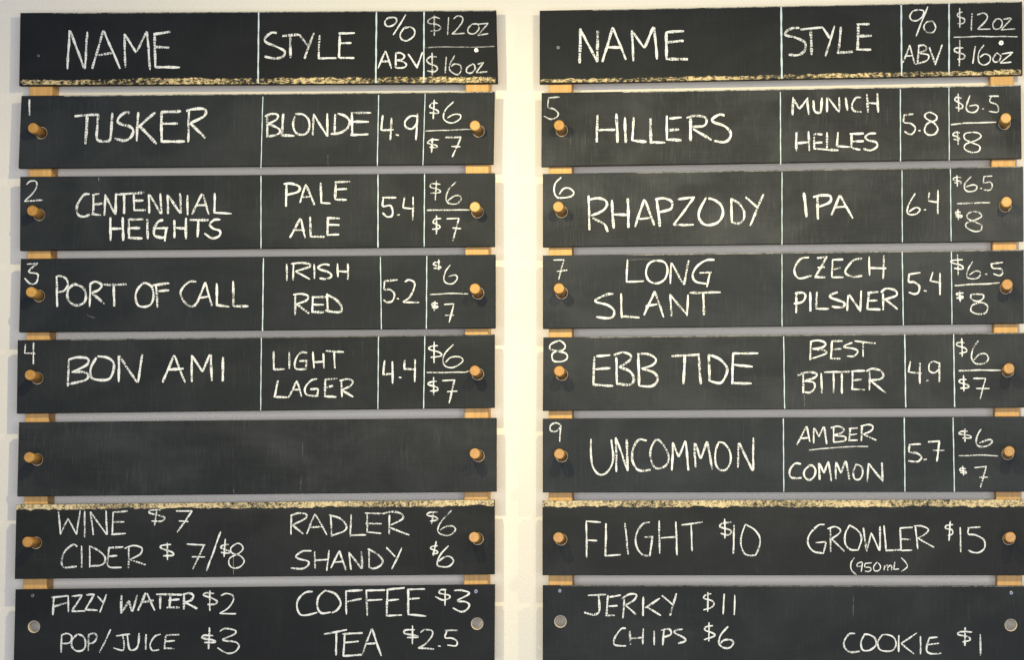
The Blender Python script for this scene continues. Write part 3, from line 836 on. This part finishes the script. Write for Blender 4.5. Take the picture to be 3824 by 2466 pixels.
w('l4', "style_name", t, 18, "330,480 300,625;290,628 425,632;500,485 425,630;500,485 540,625;455,565 525,562;~680,468 620,485 570,550 590,610 690,620;615,560 690,555;690,555 680,622;752,478 748,620;745,475 858,462;755,545 820,530;740,625 850,628;895,475 900,630;~878,485 950,468 995,488 975,530 905,565;905,570 1000,630")
w('l4', "strength_figure", t, 18, "1280,302 1268,435;1265,430 1360,420;1350,312 1352,512;1408,454 1430,458;1462,300 1455,380;1452,378 1560,385;1552,290 1550,495")
w('l4', "price", t, 14, "~1755,172 1690,180 1680,205 1770,230 1785,262 1690,275;1722,135 1722,325;~1895,160 1820,240 1800,310 1825,355 1890,365 1960,330 1978,295 1940,270 1870,275 1825,320")
w('l4', "price_rule", t, 11, "1655,412 1830,410 2000,408 2035,395", 0.9)
w('l4', "price", t, 15, "~1745,490 1680,500 1672,520 1745,540 1750,570 1685,575;1718,452 1718,615;1792,485 1910,478;1905,478 1855,685;1838,582 1930,578")
t = (C_, R2)
w('r4', "board_number", t, 14, "~440,128 375,160 370,200 430,220 510,240 520,285 470,312 400,308 385,260 410,228 480,210 505,175 480,140 440,128")
w('r4', "item_name", t, 22, "762,265 755,520;780,265 905,255;770,382 905,372;750,520 930,530;958,275 965,520;~935,255 1020,232 1090,260 1070,310 980,360;~985,360 1080,400 1115,470 1080,520 970,512;1155,245 1162,530;~1145,245 1240,245 1310,290 1280,345 1180,378;~1190,378 1290,410 1330,470 1280,530 1165,530|1450,265 1695,250;1570,260 1558,515;1692,240 1712,515;1785,245 1790,490;~1785,250 1880,290 1945,370 1930,450 1885,505 1790,485;2000,240 1992,515;1995,240 2225,240;2005,340 2175,360;1985,505 2165,508")
w('r5', "board_number", t, 15, "~460,880 420,860 375,880 372,925 415,938 455,910 465,880;465,880 452,1028")
w('r5', "item_name", t, 20, "~735,1005 732,1130 745,1240 790,1310 840,1322 895,1280 930,1180 915,1010;955,990 960,1298;960,1000 1060,1290;1050,1005 1062,1290;~1232,1018 1160,1012 1110,1090 1100,1190 1140,1270 1200,1288 1265,1280;~1310,1010 1270,1080 1262,1160 1295,1250 1350,1268 1410,1230 1425,1160 1395,1080 1345,1020 1300,1012;1465,1035 1455,1285;1465,1040 1515,1165;1515,1165 1575,1020;1578,1025 1602,1285;1655,1038 1665,1258;1665,1045 1710,1180;1715,1180 1765,1025;1770,1025 1815,1275;~1870,1035 1845,1110 1845,1220 1880,1280 1940,1275 1978,1200 1970,1110 1920,1045 1865,1032;2050,1038 2042,1260;2055,1040 2175,1290;2180,992 2180,1290")
t = (D_, R2)
w('r4', "style_name", t, 17, "490,130 480,300;~480,135 560,125 620,150 590,185 500,200;~500,200 610,215 615,245 480,290;675,130 665,290;670,130 770,128;675,205 760,200;660,285 750,288;~860,145 800,165 785,185 860,195 905,220 870,265 810,265;875,130 1065,150;955,140 952,270")
w('r4', "style_name", t, 18, "420,430 418,595;~365,435 450,410 535,420 525,455 430,485;~430,485 510,500 520,550 480,590 410,580;580,415 585,595;605,408 760,405;690,410 690,595;760,405 850,400;762,420 765,600;860,400 855,565;850,400 970,395;865,480 940,470;845,560 970,565;1012,395 1010,570;~980,400 1030,378 1110,395 1135,440 1100,470 1015,480;1020,485 1155,592")
w('r4', "strength_figure", t, 17, "1375,310 1358,410;1355,405 1475,420;1460,320 1458,510;1513,486 1537,478;~1630,330 1580,310 1545,340 1545,395 1590,415 1630,380;1635,320 1632,495")
w('r4', "price", t, 14, "~1860,145 1800,145 1790,170 1865,195 1875,225 1810,240;1832,105 1838,268;~1980,125 1935,200 1920,280 1955,330 2030,330 2070,290 2050,245 1990,250 1940,300")
w('r4', "price_rule", t, 15, "1805,395 1990,390 2180,390", 0.9)
w('r4', "price", t, 15, "~1875,475 1820,475 1815,500 1885,520 1890,545 1820,550;1848,435 1852,580;1935,465 2045,462;2045,462 1998,645;1960,552 2080,555")
w('r5', "style_name", t, 17, "450,890 362,1055;450,890 480,1030;400,1000 475,990;515,905 512,1042;520,910 560,985;560,985 600,895;605,895 630,1050;690,895 692,1035;~660,905 730,890 780,915 760,950 695,970;~695,970 790,985 785,1020 690,1035;840,910 830,1015;825,915 905,905;830,970 900,960;820,1015 905,1015;945,890 935,1025;~930,890 1000,875 1040,895 1020,935 950,965;955,965 1072,1015")
w('r5', "underline", t, 12, "~468,1105 650,1085 800,1075 998,1070", 0.85)
w('r5', "style_name", t, 18, "~400,1228 345,1225 300,1280 305,1340 350,1355 405,1352;~475,1240 430,1290 430,1340 470,1370 515,1340 530,1285 505,1245 465,1240;560,1218 565,1370;565,1225 605,1310;605,1310 640,1205;645,1205 670,1380;710,1210 710,1365;715,1215 755,1310;755,1310 795,1200;800,1200 832,1370;~890,1230 865,1300 880,1360 925,1362 950,1310 935,1250 885,1230;1000,1220 992,1385;1005,1225 1130,1385;1120,1215 1128,1385")
w('r5', "strength_figure", t, 17, "1470,1050 1360,1055;~1370,1058 1365,1120 1430,1130 1475,1165 1440,1205 1355,1200;1492,1190 1522,1188;1532,1030 1635,1022;1635,1022 1610,1205;1575,1105 1680,1108")
w('r5', "price", t, 14, "~1885,935 1820,940 1815,960 1905,975 1910,995 1840,995;1860,910 1862,1030;~2005,915 1970,980 1962,1045 1995,1072 2060,1065 2105,1030 2080,1010 1990,1040")
w('r5', "price_rule", t, 13, "1800,1155 1990,1148 2155,1155", 0.85)
w('r5', "price", t, 14, "~1870,1270 1825,1265 1820,1285 1870,1295 1865,1310 1820,1305;1840,1245 1848,1330;1945,1262 2055,1248;2050,1250 2000,1440;1990,1350 2065,1345")
t = (A, R3)
w('l6', "item_name", t, 15, "522,205 540,410;540,410 605,265;605,265 682,410;715,190 682,410;755,200 755,435;808,205 832,415;808,208 950,412;945,195 955,412;1010,210 1000,410;1005,212 1138,200;1010,298 1108,298;990,412 1122,400")
w('l6', "price", t, 15, "~1435,190 1345,195 1335,220 1420,240 1470,260 1440,290 1350,290;1398,180 1380,330;1568,200 1715,200;1715,200 1580,390;1595,290 1680,295")
w('l6', "item_name", t, 16, "~690,520 650,500 580,560 550,650 575,705 685,695;728,510 728,710;800,510 800,705;~805,515 890,560 938,620 910,680 800,695;975,520 955,680;970,530 1100,520;970,605 1045,600;~955,680 990,705 1085,705;1150,520 1145,715;~1110,535 1190,510 1265,530 1250,585 1155,635;1160,635 1300,682")
w('l6', "price", t, 15, "~1525,500 1440,510 1440,535 1530,565 1545,595 1455,600;1490,480 1495,638;1665,495 1830,505;1820,505 1720,720;1710,610 1828,610|1968,385 1842,735|~2040,500 1990,505 1970,530 2040,555 2045,575 1970,570;2010,450 1998,610;~2110,490 2060,530 2070,575 2140,600 2178,650 2140,700 2080,708 2042,675 2050,620 2130,580 2165,540 2150,500 2110,490")
w('l6', "erased_mark", t, 7, "2082,600 2082,770", 0.3)
w('l7', "item_name", t, 17, "482,970 470,1130;460,972 605,958;475,1055 600,1020;610,955 608,1105;640,962 735,952;730,955 640,1095;640,1095 760,1095;770,950 845,945;840,945 760,1085;760,1080 870,1088;868,960 925,1020;950,945 890,1105")
w('l7', "item_name", t, 20, "1085,950 1078,1115;1078,1115 1150,1000;1150,1000 1175,1100;1225,950 1180,1100;1300,930 1230,1090;1310,935 1380,1090;1260,1015 1370,1000;1392,945 1500,945;1430,950 1428,1080;1520,950 1510,1065;1500,945 1625,948;1500,1000 1600,990;1485,1062 1600,1062;1640,940 1640,1080;~1630,945 1690,935 1725,960 1700,1000 1645,1015;1650,1018 1760,1072")
w('l7', "price", t, 16, "~1910,935 1830,935 1820,955 1890,980 1935,1005 1920,1030 1850,1035;1872,910 1870,1092;~1970,955 2020,938 2075,955 2080,1000 2030,1070 1960,1115;1958,1115 2105,1118")
w('l7', "item_name", t, 16, "550,1305 545,1465;~545,1310 600,1295 640,1320 620,1375 550,1385;~690,1300 645,1350 640,1410 680,1450 740,1440 765,1385 745,1325 695,1300;790,1300 788,1450;~785,1305 840,1295 865,1325 840,1370 792,1385;988,1258 888,1465;1035,1315 1160,1300;~1095,1310 1105,1380 1100,1440 1060,1440 1010,1420;~1135,1308 1145,1400 1165,1440 1215,1430 1235,1380 1240,1290;1302,1300 1300,1438;~1435,1300 1380,1320 1340,1390 1360,1445 1420,1440;1480,1315 1465,1425;1480,1310 1600,1305;1470,1365 1560,1360;1460,1428 1555,1428")
w('l7', "price", t, 17, "~1900,1315 1820,1310 1805,1335 1890,1350 1915,1370 1820,1375;1868,1240 1860,1435;~1960,1275 2010,1250 2095,1265 2090,1300 1985,1350 2100,1370 2130,1410 2090,1460 2020,1470 1940,1420")
t = (B_, R3)
w('l6', "item_name", t, 16, "450,230 445,410;~440,240 510,220 580,230 570,270 460,325;460,325 555,405;660,225 585,405;662,228 768,415;610,345 730,340;800,230 808,430;~785,235 880,265 938,330 920,380 810,420;982,230 975,430;970,415 1115,415;1125,220 1125,395;1105,220 1260,222;1110,310 1255,315;1125,390 1250,400;1325,235 1320,408;~1260,225 1350,208 1430,225 1440,270 1335,325;1330,350 1500,415")
w('l6', "price", t, 14, "~1752,210 1680,215 1660,240 1740,255 1750,280 1685,290;1720,205 1700,315;~1880,190 1790,290 1755,370 1785,410 1860,415 1912,370 1890,335 1830,340 1775,370")
w('l6', "item_name", t, 17, "~628,555 550,560 490,605 520,630 600,650 595,690 540,715 445,710;658,560 660,715;785,550 765,735;665,640 780,635;878,555 800,710;878,555 935,730;830,660 915,650;965,570 980,725;960,568 1075,715;1075,560 1080,715;1140,540 1145,705;~1130,540 1210,580 1262,640 1240,690 1180,715 1140,700;1295,525 1375,610;1435,530 1345,720")
w('l6', "price", t, 15, "~1752,510 1700,520 1695,540 1750,560 1745,580 1705,580;1740,470 1715,600;~1850,510 1780,590 1748,670 1770,695 1850,695 1895,650 1870,610 1820,610 1760,650")
w('l7', "item_name", t, 19, "~640,920 570,930 510,990 500,1060 530,1125 590,1130 680,1105;~745,915 690,970 680,1050 715,1110 800,1105;~745,910 840,940 890,1020 860,1080 810,1110;935,920 940,1125;930,915 1085,908;945,1010 1075,985;1118,910 1125,1135;1110,912 1285,905;1120,1000 1260,990;1305,900 1300,1145;1295,905 1460,885;1310,1000 1410,990;1295,1135 1435,1130;1490,895 1492,1130;1485,900 1640,898;1495,985 1595,980;1490,1125 1650,1138")
w('l7', "price", t, 15, "~1830,905 1780,905 1770,935 1850,950 1860,975 1800,995 1730,965;1820,910 1820,1045;~1900,912 1960,908 2030,925 2020,950 1930,1000 2000,1010 2035,1040 2010,1085 1960,1100 1890,1065")
w('l7', "item_name", t, 18, "740,1300 945,1262;850,1285 848,1490;925,1300 912,1500;905,1300 1085,1288;920,1375 1050,1365;910,1495 1080,1485;1165,1250 1080,1485;1168,1250 1250,1495;1110,1388 1200,1380")
w('l7', "price", t, 16, "~1550,1262 1465,1265 1460,1295 1550,1310 1575,1325 1480,1330;1528,1222 1530,1390;~1600,1285 1640,1262 1705,1270 1700,1320 1640,1390 1580,1425;1580,1425 1720,1432;1757,1404 1780,1408;1930,1265 1820,1268;~1835,1270 1820,1330 1880,1335 1925,1365 1915,1405 1840,1398")
t = (C_, R3)
w('r6', "item_name", t, 17, "692,285 695,615;690,292 820,300;700,462 788,465;868,310 862,600;855,600 998,592;1035,305 1065,590;~1258,298 1190,320 1135,420 1140,520 1190,590 1255,600;1210,432 1290,430;1280,430 1258,605;1340,285 1345,580;1490,295 1500,595;1355,442 1490,430;1540,325 1728,300;1625,315 1635,560")
w('r6', "price", t, 16, "~1985,298 1905,310 1885,340 1960,365 1985,385 1960,415 1890,400;1925,270 1928,445;2010,325 2002,582;~2110,320 2075,420 2070,500 2100,575 2150,598 2200,595;~2110,320 2190,365 2238,440 2230,530 2200,600")
w('r7', "item_name", t, 18, "705,955 868,945;~800,950 808,1060 800,1110 750,1125 672,1105;885,950 870,1138;895,968 1000,952;890,1052 970,1045;860,1132 945,1132;1030,985 1018,1160;~1005,985 1080,942 1140,950 1110,1000 1035,1045;1045,1045 1140,1130;1198,965 1198,1138;1348,980 1215,1065;1225,1055 1358,1135;1365,955 1465,1040;1495,935 1438,1135")
w('r7', "price", t, 15, "~1805,940 1755,950 1740,980 1810,1000 1830,1030 1800,1065 1735,1085;1775,925 1775,1100;1922,940 1910,1122;2015,950 2012,1130")
w('r7', "item_name", t, 17, "~1045,1248 1000,1255 945,1330 940,1390 1000,1405 1045,1405;1080,1270 1085,1395;1200,1250 1195,1390;1090,1340 1190,1330;1295,1268 1298,1398;1385,1260 1372,1400;~1355,1265 1430,1255 1445,1300 1375,1330;~1550,1258 1490,1265 1480,1290 1560,1330 1575,1360 1510,1382")
w('r7', "price", t, 16, "~1820,1225 1760,1235 1750,1265 1820,1290 1835,1315 1740,1350;1785,1195 1785,1365;~1955,1230 1890,1310 1875,1380 1910,1420 1970,1420 2002,1380 1980,1350 1920,1355 1890,1380")
t = (D_, R3)
w('r6', "item_name", t, 16, "~610,322 550,330 475,410 462,490 510,560 600,580;530,485 620,475;625,475 600,580;660,350 665,565;~635,360 700,340 750,370 730,410 670,450;675,450 785,560;~832,325 795,400 795,490 840,545 910,550;~832,325 910,380 940,450 910,550;955,350 985,560;985,560 1025,395;1025,395 1098,555;1105,335 1102,555;1140,330 1158,560;1155,552 1300,548;1285,350 1290,545;1280,355 1395,345;1290,450 1375,455;1290,555 1390,550;1420,335 1440,540;~1405,335 1480,335 1535,365 1500,410 1440,445;1445,445 1585,525")
w('r6', "price", t, 15, "~1755,320 1700,330 1690,355 1745,370 1750,405 1710,420;1732,290 1718,465;1818,345 1825,570;2000,345 1885,348;~1895,350 1890,405 1960,415 2030,460 2035,530 1990,570 1940,570 1890,550")
w('r6', "volume_note", t, 11, "~875,618 845,670 850,730 895,770;~945,655 905,670 900,695 940,690 948,660;948,660 938,745;1030,662 970,668;~972,670 968,700 1015,705 1025,725 1000,740 970,738;~1080,655 1045,700 1060,735 1100,725 1108,690 1080,658|1145,684 1140,732;~1144,704 1160,686 1174,694 1173,732;~1175,704 1192,686 1207,694 1207,732;1236,652 1226,724;1226,724 1274,718|~1290,615 1335,660 1345,700 1295,740")
w('r7', "item_name", t, 16, "~882,1295 830,1300 785,1360 790,1420 840,1460 925,1455;~965,1300 935,1370 950,1440 1010,1445 1065,1400 1060,1340 1010,1305 960,1302;~1125,1305 1085,1370 1095,1430 1140,1450 1215,1445 1248,1390 1225,1330 1170,1305 1120,1305;1272,1310 1270,1460;1435,1288 1290,1385;1295,1385 1410,1480;1465,1318 1465,1480;~1545,1330 1525,1400 1520,1450 1560,1475 1650,1470;1535,1335 1618,1328;1530,1395 1630,1382")
w('r7', "price", t, 16, "~1925,1280 1820,1280 1805,1305 1890,1325 1905,1355 1840,1370;1862,1240 1862,1405;1998,1300 2000,1490")
